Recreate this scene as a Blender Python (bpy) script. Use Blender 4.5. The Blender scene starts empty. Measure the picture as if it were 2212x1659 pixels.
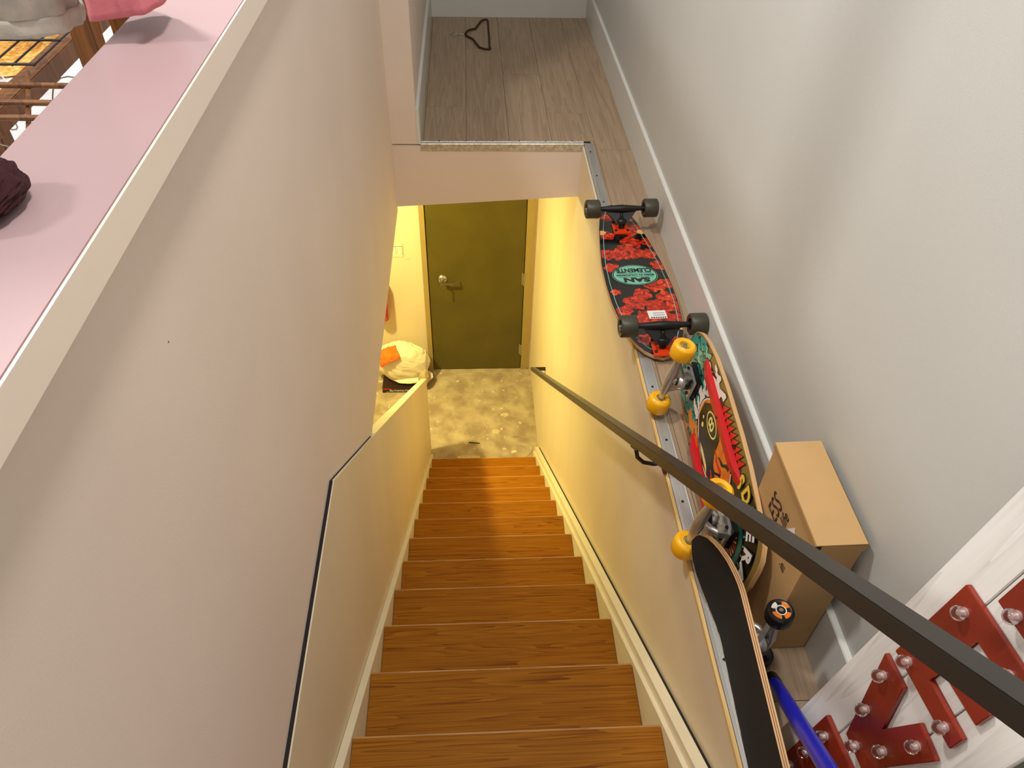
import bpy, bmesh, math, random
from mathutils import Matrix, Vector
random.seed(7)
sc = bpy.context.scene
COL = sc.collection
R = math.radians

# ------------------------------------------------------------------ camera
PITCH, YAW, ROLL, FPX = R(43.852), R(4.159), R(1.983), 1621.6
def cam_axes():
    f = Vector((math.sin(YAW)*math.cos(PITCH), math.cos(YAW)*math.cos(PITCH), -math.sin(PITCH)))
    rt = Vector((math.cos(YAW), -math.sin(YAW), 0)); up = rt.cross(f)
    return rt*math.cos(ROLL)+up*math.sin(ROLL), -rt*math.sin(ROLL)+up*math.cos(ROLL), f
cr, cu, cf = cam_axes()
cd = bpy.data.cameras.new('camera'); cam = bpy.data.objects.new('camera', cd); COL.objects.link(cam)
cd.sensor_width = 36; cd.lens = FPX*36/2212; cd.clip_start = 0.02; cd.clip_end = 60
mw = Matrix((cr, cu, -cf)).transposed().to_4x4(); mw.translation = (0.297, -3.518, 4.324)
cam.matrix_world = mw
sc.camera = cam

# ------------------------------------------------------------------ world, lights, exposure
w = bpy.data.worlds.new('world'); sc.world = w; w.use_nodes = True
w.node_tree.nodes['Background'].inputs[0].default_value = (1.0, 0.97, 0.94, 1)
w.node_tree.nodes['Background'].inputs[1].default_value = 0.54
def area(name, loc, target, size, power, col):
    l = bpy.data.lights.new(name, 'AREA'); l.shape = 'DISK'; l.size = size; l.energy = power; l.color = col
    o = bpy.data.objects.new(name, l); COL.objects.link(o); o.location = loc
    o.rotation_euler = (Vector(target)-Vector(loc)).to_track_quat('-Z', 'Y').to_euler()
    return o
def point(name, loc, rad, power, col):
    l = bpy.data.lights.new(name, 'POINT'); l.shadow_soft_size = rad; l.energy = power; l.color = col
    o = bpy.data.objects.new(name, l); COL.objects.link(o); o.location = loc
    return o
area('shop_ceiling_light', (-0.75, -1.7, 5.75), (0.7, -1.9, 2.8), 0.25, 38, (1.0, 0.965, 0.91))
area('shop_ceiling_light', (0.55, -2.8, 5.85), (0.2, -2.2, 2.8), 0.3, 25, (1.0, 0.96, 0.90))
area('shop_ceiling_light', (-2.6, -3.3, 5.75), (-1.4, -1.2, 2.8), 0.5, 52, (1.0, 0.97, 0.93))
area('basement_lamp', (-0.77, 0.06, 2.42), (-0.65, 0.02, 0), 0.14, 42, (1.0, 0.87, 0.31))
point('basement_lamp_globe', (-0.77, 0.06, 2.36), 0.06, 55, (1.0, 0.87, 0.31))
sc.view_settings.view_transform = 'Standard'
sc.view_settings.look = 'None'
sc.view_settings.gamma = 1
sc.view_settings.use_curve_mapping = False
sc.view_settings.exposure = 0.2

# ------------------------------------------------------------------ materials
def lin(c):
    return tuple((x/12.92 if x <= .04045 else ((x+.055)/1.055)**2.4) for x in (v/255 for v in c)) + (1,)
MATS = {}
def mat(name, rgb, rough=.5, metal=0, noise=0.0, nscale=6, bump=0.0, bscale=200, rgb2=None, spec=.5, trans=0, stretch=None, detail=4, coat=0, rnd=False):
    if name in MATS: return MATS[name]
    m = bpy.data.materials.new(name); m.use_nodes = True; nt = m.node_tree; b = nt.nodes['Principled BSDF']
    b.inputs['Roughness'].default_value = rough; b.inputs['Metallic'].default_value = metal
    b.inputs['Specular IOR Level'].default_value = spec; b.inputs['Transmission Weight'].default_value = trans
    b.inputs['Coat Weight'].default_value = coat
    c1 = lin(rgb); b.inputs['Base Color'].default_value = c1
    tc = nt.nodes.new('ShaderNodeTexCoord'); src = tc.outputs['Object']
    if rnd:
        oi = nt.nodes.new('ShaderNodeObjectInfo'); ml = nt.nodes.new('ShaderNodeMath'); ml.operation = 'MULTIPLY'; ml.inputs[1].default_value = 37
        nt.links.new(oi.outputs['Random'], ml.inputs[0]); va = nt.nodes.new('ShaderNodeVectorMath'); va.operation = 'ADD'
        nt.links.new(src, va.inputs[0]); nt.links.new(ml.outputs[0], va.inputs[1]); src = va.outputs[0]
    if stretch:
        mp = nt.nodes.new('ShaderNodeMapping'); mp.inputs['Scale'].default_value = stretch
        nt.links.new(src, mp.inputs['Vector']); src = mp.outputs[0]
    if noise or rgb2:
        n = nt.nodes.new('ShaderNodeTexNoise'); n.inputs['Scale'].default_value = nscale; n.inputs['Detail'].default_value = detail
        nt.links.new(src, n.inputs['Vector'])
        r = nt.nodes.new('ShaderNodeValToRGB'); r.color_ramp.elements[0].position = .36; r.color_ramp.elements[1].position = .64
        c2 = lin(rgb2) if rgb2 else tuple(x*(1-noise) for x in c1[:3])+(1,)
        r.color_ramp.elements[0].color = c2; r.color_ramp.elements[1].color = c1
        nt.links.new(n.outputs[0], r.inputs[0]); nt.links.new(r.outputs[0], b.inputs['Base Color'])
    if bump:
        n2 = nt.nodes.new('ShaderNodeTexNoise'); n2.inputs['Scale'].default_value = bscale; n2.inputs['Detail'].default_value = 3
        nt.links.new(src, n2.inputs['Vector'])
        bp = nt.nodes.new('ShaderNodeBump'); bp.inputs['Strength'].default_value = bump; bp.inputs['Distance'].default_value = .002
        nt.links.new(n2.outputs[0], bp.inputs['Height']); nt.links.new(bp.outputs[0], b.inputs['Normal'])
    MATS[name] = m; return m

def wood(name, cols, stretch, scale=1.0, rough=.45, rings=6, bump=.15, spots=None, warp=1.0, spec=.5):
    """wood grain: stretched noise rings + fine pores; cols dark->light"""
    if name in MATS: return MATS[name]
    m = bpy.data.materials.new(name); m.use_nodes = True; nt = m.node_tree; L = nt.links.new; N = nt.nodes.new
    b = nt.nodes['Principled BSDF']; b.inputs['Roughness'].default_value = rough; b.inputs['Specular IOR Level'].default_value = spec
    tc = N('ShaderNodeTexCoord'); oi = N('ShaderNodeObjectInfo'); ml = N('ShaderNodeMath'); ml.operation = 'MULTIPLY'; ml.inputs[1].default_value = 53
    L(oi.outputs['Random'], ml.inputs[0]); va = N('ShaderNodeVectorMath'); va.operation = 'ADD'; L(tc.outputs['Object'], va.inputs[0]); L(ml.outputs[0], va.inputs[1])
    mp = N('ShaderNodeMapping'); mp.inputs['Scale'].default_value = stretch; L(va.outputs[0], mp.inputs['Vector'])
    n1 = N('ShaderNodeTexNoise'); n1.inputs['Scale'].default_value = scale; n1.inputs['Detail'].default_value = 2; n1.inputs['Distortion'].default_value = .4*warp; L(mp.outputs[0], n1.inputs['Vector'])
    mm = N('ShaderNodeMath'); mm.operation = 'MULTIPLY'; mm.inputs[1].default_value = rings; L(n1.outputs[0], mm.inputs[0])
    fr = N('ShaderNodeMath'); fr.operation = 'FRACT'; L(mm.outputs[0], fr.inputs[0])
    mp2 = N('ShaderNodeMapping'); mp2.inputs['Scale'].default_value = tuple(s*6 if s > 3 else s*2.2 for s in stretch); L(va.outputs[0], mp2.inputs['Vector'])
    n2 = N('ShaderNodeTexNoise'); n2.inputs['Scale'].default_value = scale*2; n2.inputs['Detail'].default_value = 5; L(mp2.outputs[0], n2.inputs['Vector'])
    mx = N('ShaderNodeMath'); mx.operation = 'MULTIPLY_ADD'; mx.inputs[1].default_value = .45; L(fr.outputs[0], mx.inputs[0])
    h2 = N('ShaderNodeMath'); h2.operation = 'MULTIPLY'; h2.inputs[1].default_value = .75; L(n2.outputs[0], h2.inputs[0]); L(h2.outputs[0], mx.inputs[2])
    r = N('ShaderNodeValToRGB'); es = r.color_ramp.elements
    es[0].position = .15; es[0].color = lin(cols[0]); es[1].position = .85; es[1].color = lin(cols[-1])
    for i, c in enumerate(cols[1:-1]):
        e = es.new(.15+.7*(i+1)/(len(cols)-1)); e.color = lin(c)
    L(mx.outputs[0], r.inputs[0]); out = r.outputs[0]
    if spots:
        v = N('ShaderNodeTexVoronoi'); v.inputs['Scale'].default_value = spots[0]; L(va.outputs[0], v.inputs['Vector'])
        n3 = N('ShaderNodeTexNoise'); n3.inputs['Scale'].default_value = 5; L(va.outputs[0], n3.inputs['Vector'])
        lt = N('ShaderNodeMath'); lt.operation = 'LESS_THAN'; lt.inputs[1].default_value = spots[1]; L(v.outputs['Distance'], lt.inputs[0])
        sep = N('ShaderNodeSeparateColor'); L(v.outputs['Color'], sep.inputs[0]); gt = N('ShaderNodeMath'); gt.operation = 'GREATER_THAN'; gt.inputs[1].default_value = .8; L(sep.outputs[0], gt.inputs[0])
        mu = N('ShaderNodeMath'); mu.operation = 'MULTIPLY'; L(lt.outputs[0], mu.inputs[0]); L(gt.outputs[0], mu.inputs[1])
        m2 = N('ShaderNodeMath'); m2.operation = 'MULTIPLY'; m2.inputs[1].default_value = .55; L(mu.outputs[0], m2.inputs[0])
        mix = N('ShaderNodeMixRGB'); L(m2.outputs[0], mix.inputs[0]); L(out, mix.inputs[1]); mix.inputs[2].default_value = lin((190, 180, 165)); out = mix.outputs[0]
    L(out, b.inputs['Base Color'])
    if bump:
        bp = N('ShaderNodeBump'); bp.inputs['Strength'].default_value = bump; bp.inputs['Distance'].default_value = .001; L(mx.outputs[0], bp.inputs['Height']); L(bp.outputs[0], b.inputs['Normal'])
    MATS[name] = m; return m

M_left = mat('beige_paint', (228, 211, 199), .55, noise=.05, nscale=2.5, bump=.12, bscale=350)
M_cream = mat('cream_panel_paint', (226, 210, 182), .5, noise=.07, nscale=3, bump=.08, bscale=120, stretch=(1, 1, .4))
M_right = mat('grey_white_paint', (194, 194, 189), .55, noise=.05, nscale=1.5, bump=.12, bscale=350)
M_base = mat('baseboard_paint', (214, 214, 208), .35, noise=.04, nscale=4)
M_cap = mat('cap_gloss_paint', (182, 155, 157), .3, noise=.03, nscale=3, spec=.3)
M_door = mat('olive_door_paint', (92, 82, 30), .4, noise=.18, nscale=4, bump=.05, bscale=300)
M_jamb = mat('olive_jamb_paint', (168, 146, 92), .4, noise=.06, nscale=6)
M_white = mat('stringer_paint', (232, 222, 196), .45, noise=.07, nscale=8)
M_alu = mat('ribbed_aluminium', (206, 204, 200), .38, .7, noise=.12, nscale=30, stretch=(1, .1, 1))
M_alu2 = mat('dirty_aluminium', (222, 216, 208), .4, .6, rgb2=(186, 178, 164), nscale=90)
M_steel = mat('satin_steel', (190, 188, 182), .28, 1.0)
M_black = mat('black_metal', (24, 22, 21), .4, .2)
M_rail = mat('handrail_black', (44, 40, 37), .33, .3, noise=.1, nscale=8)
M_gap = mat('dark_gap', (22, 12, 14), .8)
M_card = mat('cardboard', (190, 152, 100), .75, noise=.07, nscale=9, bump=.08, bscale=150)
M_cardedge = mat('cardboard_edge', (170, 130, 82), .8)
M_ink = mat('dark_ink', (52, 24, 26), .7)
M_paper = mat('white_paper', (225, 222, 218), .6)
M_glass = mat('clear_bulb_glass', (255, 250, 250), .03, trans=1.0)
M_fil = mat('bulb_core', (225, 205, 200), .3, .6)
M_red = mat('red_letter_enamel', (138, 40, 20), .4, noise=.28, nscale=9, coat=.3)
M_ply = wood('ply_edge', [(150, 104, 62), (200, 156, 104), (214, 176, 126)], (3, 3, 400), 1, .5, 3, .05)
M_grip = mat('grip_tape', (20, 19, 19), .9, noise=.3, nscale=300, bump=.4, bscale=1500)
M_tread = wood('oak_tread', [(82, 38, 4), (122, 69, 8), (146, 89, 12), (154, 96, 15), (162, 104, 20)], (0.9, 24, 24), 1.0, .5, 13, .10, spots=(7, .09), spec=.12)
M_plank = wood('grey_plank', [(134, 111, 87), (148, 125, 100), (158, 135, 110), (166, 143, 118)], (24, 1.2, 24), 1.0, .4, 6, .03)
M_capwood = wood('pale_cap_wood', [(200, 180, 120), (226, 212, 160), (236, 226, 180)], (30, 2, 30), 1.0, .6, 4, .1)
M_edgewood = wood('panel_edge_wood', [(176, 132, 70), (214, 176, 110), (226, 192, 128)], (30, 2, 30), 1.0, .6, 4, .05)
M_brown = wood('brown_rack_wood', [(66, 36, 14), (98, 58, 22), (120, 76, 30)], (20, 20, 2), 1.0, .4, 4, .05)
M_signwood = wood('whitewashed_board', [(196, 192, 186), (220, 217, 212), (228, 226, 221), (232, 230, 226)], (16, 1.4, 16), 1.0, .6, 5, .1)

def concrete():
    m = bpy.data.materials.new('worn_concrete'); m.use_nodes = True; nt = m.node_tree; L = nt.links.new; N = nt.nodes.new
    b = nt.nodes['Principled BSDF']; b.inputs['Roughness'].default_value = .7
    tc = N('ShaderNodeTexCoord')
    def noise(s, d, dist=0):
        n = N('ShaderNodeTexNoise'); n.inputs['Scale'].default_value = s; n.inputs['Detail'].default_value = d; n.inputs['Distortion'].default_value = dist
        L(tc.outputs['Object'], n.inputs['Vector']); return n.outputs[0]
    def ramp(src, p0, p1, c0, c1):
        r = N('ShaderNodeValToRGB'); r.color_ramp.elements[0].position = p0; r.color_ramp.elements[1].position = p1
        r.color_ramp.elements[0].color = c0; r.color_ramp.elements[1].color = c1; L(src, r.inputs[0]); return r.outputs[0]
    a = ramp(noise(8, 9, .3), .34, .68, lin((146, 128, 104)), lin((186, 170, 142)))
    s1 = ramp(noise(14, 3), .66, .72, (0, 0, 0, 1), (1, 1, 1, 1))
    mx = N('ShaderNodeMixRGB'); L(s1, mx.inputs[0]); L(a, mx.inputs[1]); mx.inputs[2].default_value = lin((222, 208, 180))
    s2 = ramp(noise(38, 2), .70, .74, (0, 0, 0, 1), (1, 1, 1, 1))
    m2 = N('ShaderNodeMixRGB'); L(s2, m2.inputs[0]); L(mx.outputs[0], m2.inputs[1]); m2.inputs[2].default_value = lin((230, 216, 190))
    s3 = ramp(noise(55, 2), .25, .29, (1, 1, 1, 1), (0, 0, 0, 1))
    m3 = N('ShaderNodeMixRGB'); L(s3, m3.inputs[0]); L(m2.outputs[0], m3.inputs[1]); m3.inputs[2].default_value = lin((92, 78, 58))
    L(m3.outputs[0], b.inputs['Base Color'])
    bp = N('ShaderNodeBump'); bp.inputs['Strength'].default_value = .3; bp.inputs['Distance'].default_value = .003
    L(noise(60, 6), bp.inputs['Height']); L(bp.outputs[0], b.inputs['Normal'])
    return m
M_conc = concrete()

# ------------------------------------------------------------------ mesh helpers
def new(): return bmesh.new()
def obj(name, bm, m=None, parent=None, smooth=False, mx=None, bevel=0):
    if bevel:
        bmesh.ops.bevel(bm, geom=[e for e in bm.edges], offset=bevel, segments=2, affect='EDGES', clamp_overlap=True)
    bmesh.ops.recalc_face_normals(bm, faces=bm.faces)
    me = bpy.data.meshes.new(name); bm.to_mesh(me); bm.free()
    if smooth:
        for p in me.polygons: p.use_smooth = True
        me.set_sharp_from_angle(angle=R(38))
    for x in (m if isinstance(m, (list, tuple)) else [m]):
        if x: me.materials.append(x)
    o = bpy.data.objects.new(name, me); COL.objects.link(o)
    if mx is not None: o.matrix_world = mx
    if parent: o.parent = parent
    return o
def tag(o, label, cat=None, group=None, kind=None):
    o['label'] = label
    if cat: o['category'] = cat
    if group: o['group'] = group
    if kind: o['kind'] = kind
    return o
def thing(name, mx, label, cat, group=None):
    e = bpy.data.objects.new(name, None); COL.objects.link(e); e.empty_display_size = .1
    e.matrix_world = mx if isinstance(mx, Matrix) else Matrix.Translation(mx)
    return tag(e, label, cat, group)
def b_box(bm, lo, hi, mi=0):
    vs = [bm.verts.new((x, y, z)) for x in (lo[0], hi[0]) for y in (lo[1], hi[1]) for z in (lo[2], hi[2])]
    for f in ((0, 1, 3, 2), (4, 6, 7, 5), (0, 4, 5, 1), (2, 3, 7, 6), (0, 2, 6, 4), (1, 5, 7, 3)):
        bm.faces.new([vs[i] for i in f]).material_index = mi
    return bm
def box(lo, hi): return b_box(new(), lo, hi)
def frame(a):
    a = Vector(a).normalized(); u = a.orthogonal().normalized(); return u, a.cross(u), a
def b_tube(bm, pts, r, n=10, closed=False, caps=True, rs=None):
    pts = [Vector(p) for p in pts]; rings = []; up = None
    for i, p in enumerate(pts):
        if closed: t = pts[(i+1) % len(pts)]-pts[i-1]
        else: t = pts[min(i+1, len(pts)-1)]-pts[max(i-1, 0)]
        t.normalize()
        if up is None: u = t.orthogonal().normalized()
        else: u = (up-t*up.dot(t)).normalized()
        up = u; v = t.cross(u); rr = rs[i] if rs else r
        rings.append([bm.verts.new(p+u*rr*math.cos(2*math.pi*k/n)+v*rr*math.sin(2*math.pi*k/n)) for k in range(n)])
    m = len(rings)
    for i in range(m if closed else m-1):
        A, B = rings[i], rings[(i+1) % m]
        for k in range(n): bm.faces.new((A[k], A[(k+1) % n], B[(k+1) % n], B[k]))
    if caps and not closed:
        bm.faces.new(rings[0][::-1]); bm.faces.new(rings[-1])
    return bm
def b_lathe(bm, prof, o, axis, n=24):
    u, v, a = frame(axis); o = Vector(o); rings = []
    for r, h in prof:
        if r < 1e-6: rings.append([bm.verts.new(o+a*h)])
        else: rings.append([bm.verts.new(o+a*h+u*r*math.cos(2*math.pi*k/n)+v*r*math.sin(2*math.pi*k/n)) for k in range(n)])
    for A, B in zip(rings, rings[1:]):
        for k in range(n):
            k2 = (k+1) % n
            if len(A) == 1 and len(B) > 1: bm.faces.new((A[0], B[k2], B[k]))
            elif len(B) == 1 and len(A) > 1: bm.faces.new((A[k], A[k2], B[0]))
            elif len(A) > 1: bm.faces.new((A[k], A[k2], B[k2], B[k]))
    return bm
def b_prism(bm, poly, o, u, v, nrm, t, mi=0):
    """polygon (a,b) in plane o + a*u + b*v, extruded by t along nrm"""
    o, u, v, nrm = map(Vector, (o, u, v, nrm))
    A = [bm.verts.new(o+u*a+v*b) for a, b in poly]; B = [bm.verts.new(o+u*a+v*b+nrm*t) for a, b in poly]
    n = len(poly)
    fs = [bm.faces.new(A[::-1]), bm.faces.new(B)]
    for i in range(n): fs.append(bm.faces.new((A[i], A[(i+1) % n], B[(i+1) % n], B[i])))
    for f in fs: f.material_index = mi
    return bm
def prism(*a): return b_prism(new(), *a)
X, Y, Z = Vector((1, 0, 0)), Vector((0, 1, 0)), Vector((0, 0, 1))
def text_mesh(name, s, size, m, parent, mx, bold=0.0, sx=1.0, ex=.0002):
    c = bpy.data.curves.new(name, 'FONT'); c.body = s; c.size = size; c.align_x = 'CENTER'; c.align_y = 'CENTER'; c.offset = bold; c.extrude = ex
    c.resolution_u = 3
    t = bpy.data.objects.new(name+'_tmp', c); COL.objects.link(t)
    me = bpy.data.meshes.new_from_object(t); bpy.data.objects.remove(t)
    if sx != 1:
        for v in me.vertices: v.co.x *= sx
    me.materials.clear(); me.materials.append(m); me.name = name
    o = bpy.data.objects.new(name, me); COL.objects.link(o); o.parent = parent; o.matrix_local = mx
    return o
def struct(name, bm, m, label, parent=None, **k):
    o = obj(name, bm, m, parent, **k); o['label'] = label; o['kind'] = 'structure'; o['category'] = name.split('_')[0]
    return o

# ------------------------------------------------------------------ dimensions (metres, basement floor z = 0)
RISE, RUN, W = .2062, .2542, .738
ZF, ZB = 2.83, 2.55          # shop floor, underside of slab
XL, XP, XR = -.032, -.022, .788   # left wall, left panel, right stair wall
XW = 1.006                   # right room wall
YD, YB, YE = 1.164, -.48, 1.13    # door wall, slab edge, upper end wall
def nz(y): return RISE - y*RISE/RUN   # nosing line

# ------------------------------------------------------------------ structure
fl = struct('floor_basement', box((-2.6, -4.2, -.12), (XR+.1, YD+.12, 0)), M_conc, 'worn stained concrete basement floor at the foot of the stairs')
bm = new()
pts = [(.62+.125*math.cos(R(a)), .27+.115*math.sin(R(a)), .0012) for a in range(-60, 110, 10)]
b_tube(bm, pts, .0035, 6); obj('curved_ridge', bm, M_conc, fl, True)
obj('paint_smear', prism([(0, 0), (.16, -.006), (.165, .022), (.06, .03), (-.01, .022)], (.18, .17, .0003), X, Y, Z, .0006), mat('dull_plaster', (206, 190, 160), .8, noise=.2, nscale=60), fl)
bm = new(); b_tube(bm, [(.26, .33, .004), (.31, .322, .004), (.345, .318, .004)], .0035, 6); obj('black_wire_scrap', bm, M_black, fl, True)
for (x, y, s) in ((.55, .62, .042), (.47, .44, .045), (.53, .26, .02), (.35, .78, .018)):
    n = 18; poly = [(s*(.55+.45*random.random())*math.cos(2*math.pi*k/n), s*.7*(.5+.5*random.random())*math.sin(2*math.pi*k/n)) for k in range(n)]
    obj('plaster_splash', prism(poly, (x, y, .0002), X, Y, Z, .0006), mat('dull_plaster', (206, 190, 160), .8, noise=.2, nscale=60), fl)

wb = new(); b_box(wb, (-2.6, YD, 0), (-.06, YD+.12, ZB)); b_box(wb, (.757, YD, 0), (XR+.1, YD+.12, ZB)); b_box(wb, (-.06, YD, 2.06), (.757, YD+.12, ZB))
struct('wall_back', wb, M_cream, 'cream basement wall around the olive door')
# right wall of the stairwell: panel carried down from the shop floor
struct('wall_stair_right', box((XR, -4.2, 0), (XR+.1, YD, ZF-.010)), M_cream, 'cream panelled wall on the right of the stairs below the ledge')
tr = struct('trim_1', box((XR-.001, -3.4, ZF-.010), (XR+.007, -1.78, ZF+.001)), M_edgewood, 'thin raw wood edge strip along the top of the right stair wall')
# left upper wall, pier, slab edge
struct('wall_left', box((-.125, -5.2, ZB-.04), (XL, YB+.001, 3.951)), M_left, 'smooth pinkish beige wall on the left of the stairs under the capped shelf')
struct('wall_pier', box((XL, YB, ZF), (.078, YE+.1, 5.0)), M_left, 'beige wall corner between the stair opening and the upper landing')
bm = new()
b_prism(bm, [(-.125, 2.523), (XR, 2.577), (XR, ZF-.006), (-.125, ZF-.006)], (0, YB, 0), X, Z, Y, .3)
struct('wall_slab_edge', bm, M_left, 'beige fascia of the floor slab above the basement door')
struct('ceiling_basement', box((-2.6, -4.2, ZB-.02), (-.125, YD+.12, ZF-.006)), M_cream, 'slab over the basement room')
struct('ceiling_basement_far', box((-.125, YB+.3, ZB+.03), (XR+.1, YD+.12, ZF-.006)), M_cream, 'slab over the basement door landing')
struct('wall_basement_left', box((-2.7, -4.2, 0), (-2.6, YD+.12, ZB)), M_cream, 'far left wall of the basement room')
struct('wall_basement_near', box((-2.6, -4.3, 0), (XR+.1, -4.2, ZF-.01)), M_cream, 'near wall of the basement room')
struct('wall_right', box((XW, -5.2, ZF-.3), (XW+.1, YE+.1, 5.4)), M_right, 'tall grey white wall on the right above the ledge')
struct('wall_end', box((.078, YE, ZF-.2), (XW, YE+.1, 5.0)), M_right, 'white end wall behind the upper landing')

# shop floor: substrate plus individual planks
sub = new()
b_box(sub, (.078, YB+.004, ZF-.03), (XW, YE, ZF-.004)); b_box(sub, (XR+.008, -5.2, ZF-.03), (XW, YB+.004, ZF-.004)); b_box(sub, (-.03, -5.2, ZF-.03), (XR+.008, -3.32, ZF-.004))
fu = struct('floor', sub, M_gap, 'grey brown wood plank floor of the upper landing and ledge')
seams = [-.083, .102, .287, .472, .657, .842, XW-.002]
cuts = {0: [-4.4], 1: [-.1, -4.0], 2: [.62, -4.6], 3: [.28, -3.9], 4: [-.17, -4.3], 5: [-2.9, -1.72, -.53, .66], 6: []}
for i, (a, b) in enumerate(zip(seams, seams[1:])):
    regs = []
    x0, x1 = max(a, .080), b
    if i == 5: regs.append((x0, x1, -5.2, YE-.002))
    else:
        regs.append((x0, x1, YB+.03, YE-.002)); regs.append((max(a, -.03), b, -5.2, -3.33))
        if i == 4: regs.append((XR+.036, b, -3.33, YB+.03))
    for (p, q, y0, y1) in regs:
        if q-p < .004: continue
        c = [y0]+[y for y in sorted(cuts[i] if i != 4 or p < .7 else [-2.45, -1.25]) if y0+.02 < y < y1-.02]+[y1]
        for s, t in zip(c, c[1:]):
            cx, cy = (p+q)/2, (s+t)/2; hx, hy = (q-p)/2-.0007, (t-s)/2-.0007
            obj('floor_plank', box((-hx, -hy, -.004), (hx, hy, 0)), M_plank, fu, mx=Matrix.Translation((cx, cy, ZF)))

# baseboards
def baseboard(name, poly_x, y0, y1, label, flip=1):
    bm = new(); t, h = .0135, .153
    prof = [(0, 0), (-t*flip, 0), (-t*flip, h-.003), (-(t-.002)*flip, h), (0, h)]
    b_prism(bm, [(poly_x+a, ZF+b) for a, b in prof], (0, y0, 0), X, Z, Y, y1-y0)
    return struct(name, bm, M_base, label)
baseboard('baseboard_right', XW, -5.2, YE, 'white painted baseboard along the right wall of the ledge')
baseboard('baseboard_left', .078, YB-.002, YE, 'white baseboard on the left side of the upper landing', -1)
bm = new(); b_box(bm, (.092, YE-.012, ZF), (XW-.0137, YE, ZF+.16)); struct('baseboard_end', bm, M_base, 'white baseboard across the end wall of the upper landing')

# ribbed aluminium nosings
def ribbed(name, o, u, v, length, width, label, lip, m):
    """u across (outward edge at 0), v along; ribs are real ridges"""
    bm = new(); n = 9; prof = [(0, 0)]
    for k in range(n):
        a = .006+(width-.008)*k/n; s = (width-.008)/n
        prof += [(a, .0030), (a+s*.55, .0030), (a+s*.6, .0016), (a+s*.98, .0016)]
    prof += [(width, .0026), (width+.003, 0)]
    prof[0] = (0, .0028); prof += [(.002, 0), (.002, -lip), (0, -lip)]
    b_prism(bm, prof, o, u, Z, v, length)
    return struct(name, bm, m, label)
tn = ribbed('trim_2', (XR-.004+.012, -3.33, ZF), X, Y, 3.33+YB+.004, .034, 'ribbed aluminium nosing strip along the ledge beside the stairs', 0.004, M_alu)
for k in range(14):
    y = -3.22+k*.205
    bm = new(); b_lathe(bm, [(0, .0022), (.0028, .0016), (.0036, 0)], (XR+.025, y, ZF+.0030), Z, 10); obj('screw', bm, M_black, tn, True)
bm = new()
prof = [(YB-.003, -.030), (YB-.003, .0005), (YB-.001, .003), (YB+.012, .003), (YB+.013, .0018), (YB+.017, .0018), (YB+.018, .003), (YB+.027, .003), (YB+.031, 0), (YB, 0), (YB, -.030)]
b_prism(bm, prof, (.090, 0, ZF), Y, Z, X, XR+.006-.090)
tn = struct('trim_3', bm, M_alu2, 'scuffed aluminium nosing along the end of the landing above the door')
for k in range(6):
    bm = new(); b_lathe(bm, [(0, .002), (.0028, .0015), (.0035, 0)], (.17+k*.115, YB+.0225, ZF+.003), Z, 10); obj('screw', bm, M_black, tn, True)

# left capped shelf on top of the wall
tc_ = struct('trim_cap_left', box((-.131, -5.2, 3.9515), (-.002, YB, 3.988)), M_cap, 'glossy pale pink white cap shelf on top of the left wall', bevel=.0015)
obj('edge_band', box((-.0019, -5.2, 3.9515), (.0006, YB, 3.9878)), mat('edge_band_paint', (236, 220, 206), .4), tc_)

# left stair half wall: sloping raw top
ya, yb_, yc = .26, -1.88, -2.42      # far end, meets slab, top turns level
def zt(y): return .602+(y-.43)*(2.539-.602)/(-1.896-.43)
za = zt(ya); bm = new()
yslab = ya+(ZB-.045-za)*(-1.896-.43)/(2.539-.602)
b_prism(bm, [(ya, 0), (ya, za), (yslab, ZB-.045), (-4.2, ZB-.045), (-4.2, 0)], (XP-.036, 0, 0), Y, Z, X, .036)
b_prism(bm, [(yslab, ZB-.045), (yc, 2.968), (-4.2, 2.985), (-4.2, ZB-.045)], (XP-.009, 0, 0), Y, Z, X, .009)
struct('wall_stair_left', bm, M_cream, 'cream half wall on the left of the stairs with a sloping top')
d = Vector((0, yslab-ya, ZB-.045-za)); L_ = d.length; d.normalize(); up = Vector((0, -d.z, d.y)); up = up if up.z > 0 else -up
bm = new(); b_prism(bm, [(-.036, 0), (0, 0), (0, .003), (-.036, .003)], Vector((XP, ya, za)), X, up, d, L_)
struct('trim_cap_half_wall', bm, M_capwood, 'raw pale plywood edge on the sloping top of the left half wall')
bm = new()  # dark joint where the panel overlaps the upper wall
b_prism(bm, [(-.0005, -.002), (.0070, -.002), (.0070, .0028), (-.0005, .0028)], Vector((XL, -4.2, 2.985)), X, Z, (Vector((0, yc, 2.968))-Vector((0, -4.2, 2.985))).normalized(), 1.78)
jd = Vector((0, yc+1.896, 2.968-2.539)); b_prism(bm, [(-.0005, -.001), (.0034, -.001), (.0034, .0014), (-.0005, .0014)], Vector((XL, -1.896, 2.539)), X, Vector((0, .63, .77)), jd.normalized(), jd.length)
struct('trim_joint', bm, M_gap, 'dark joint line between the left wall and the stair panel')

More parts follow.
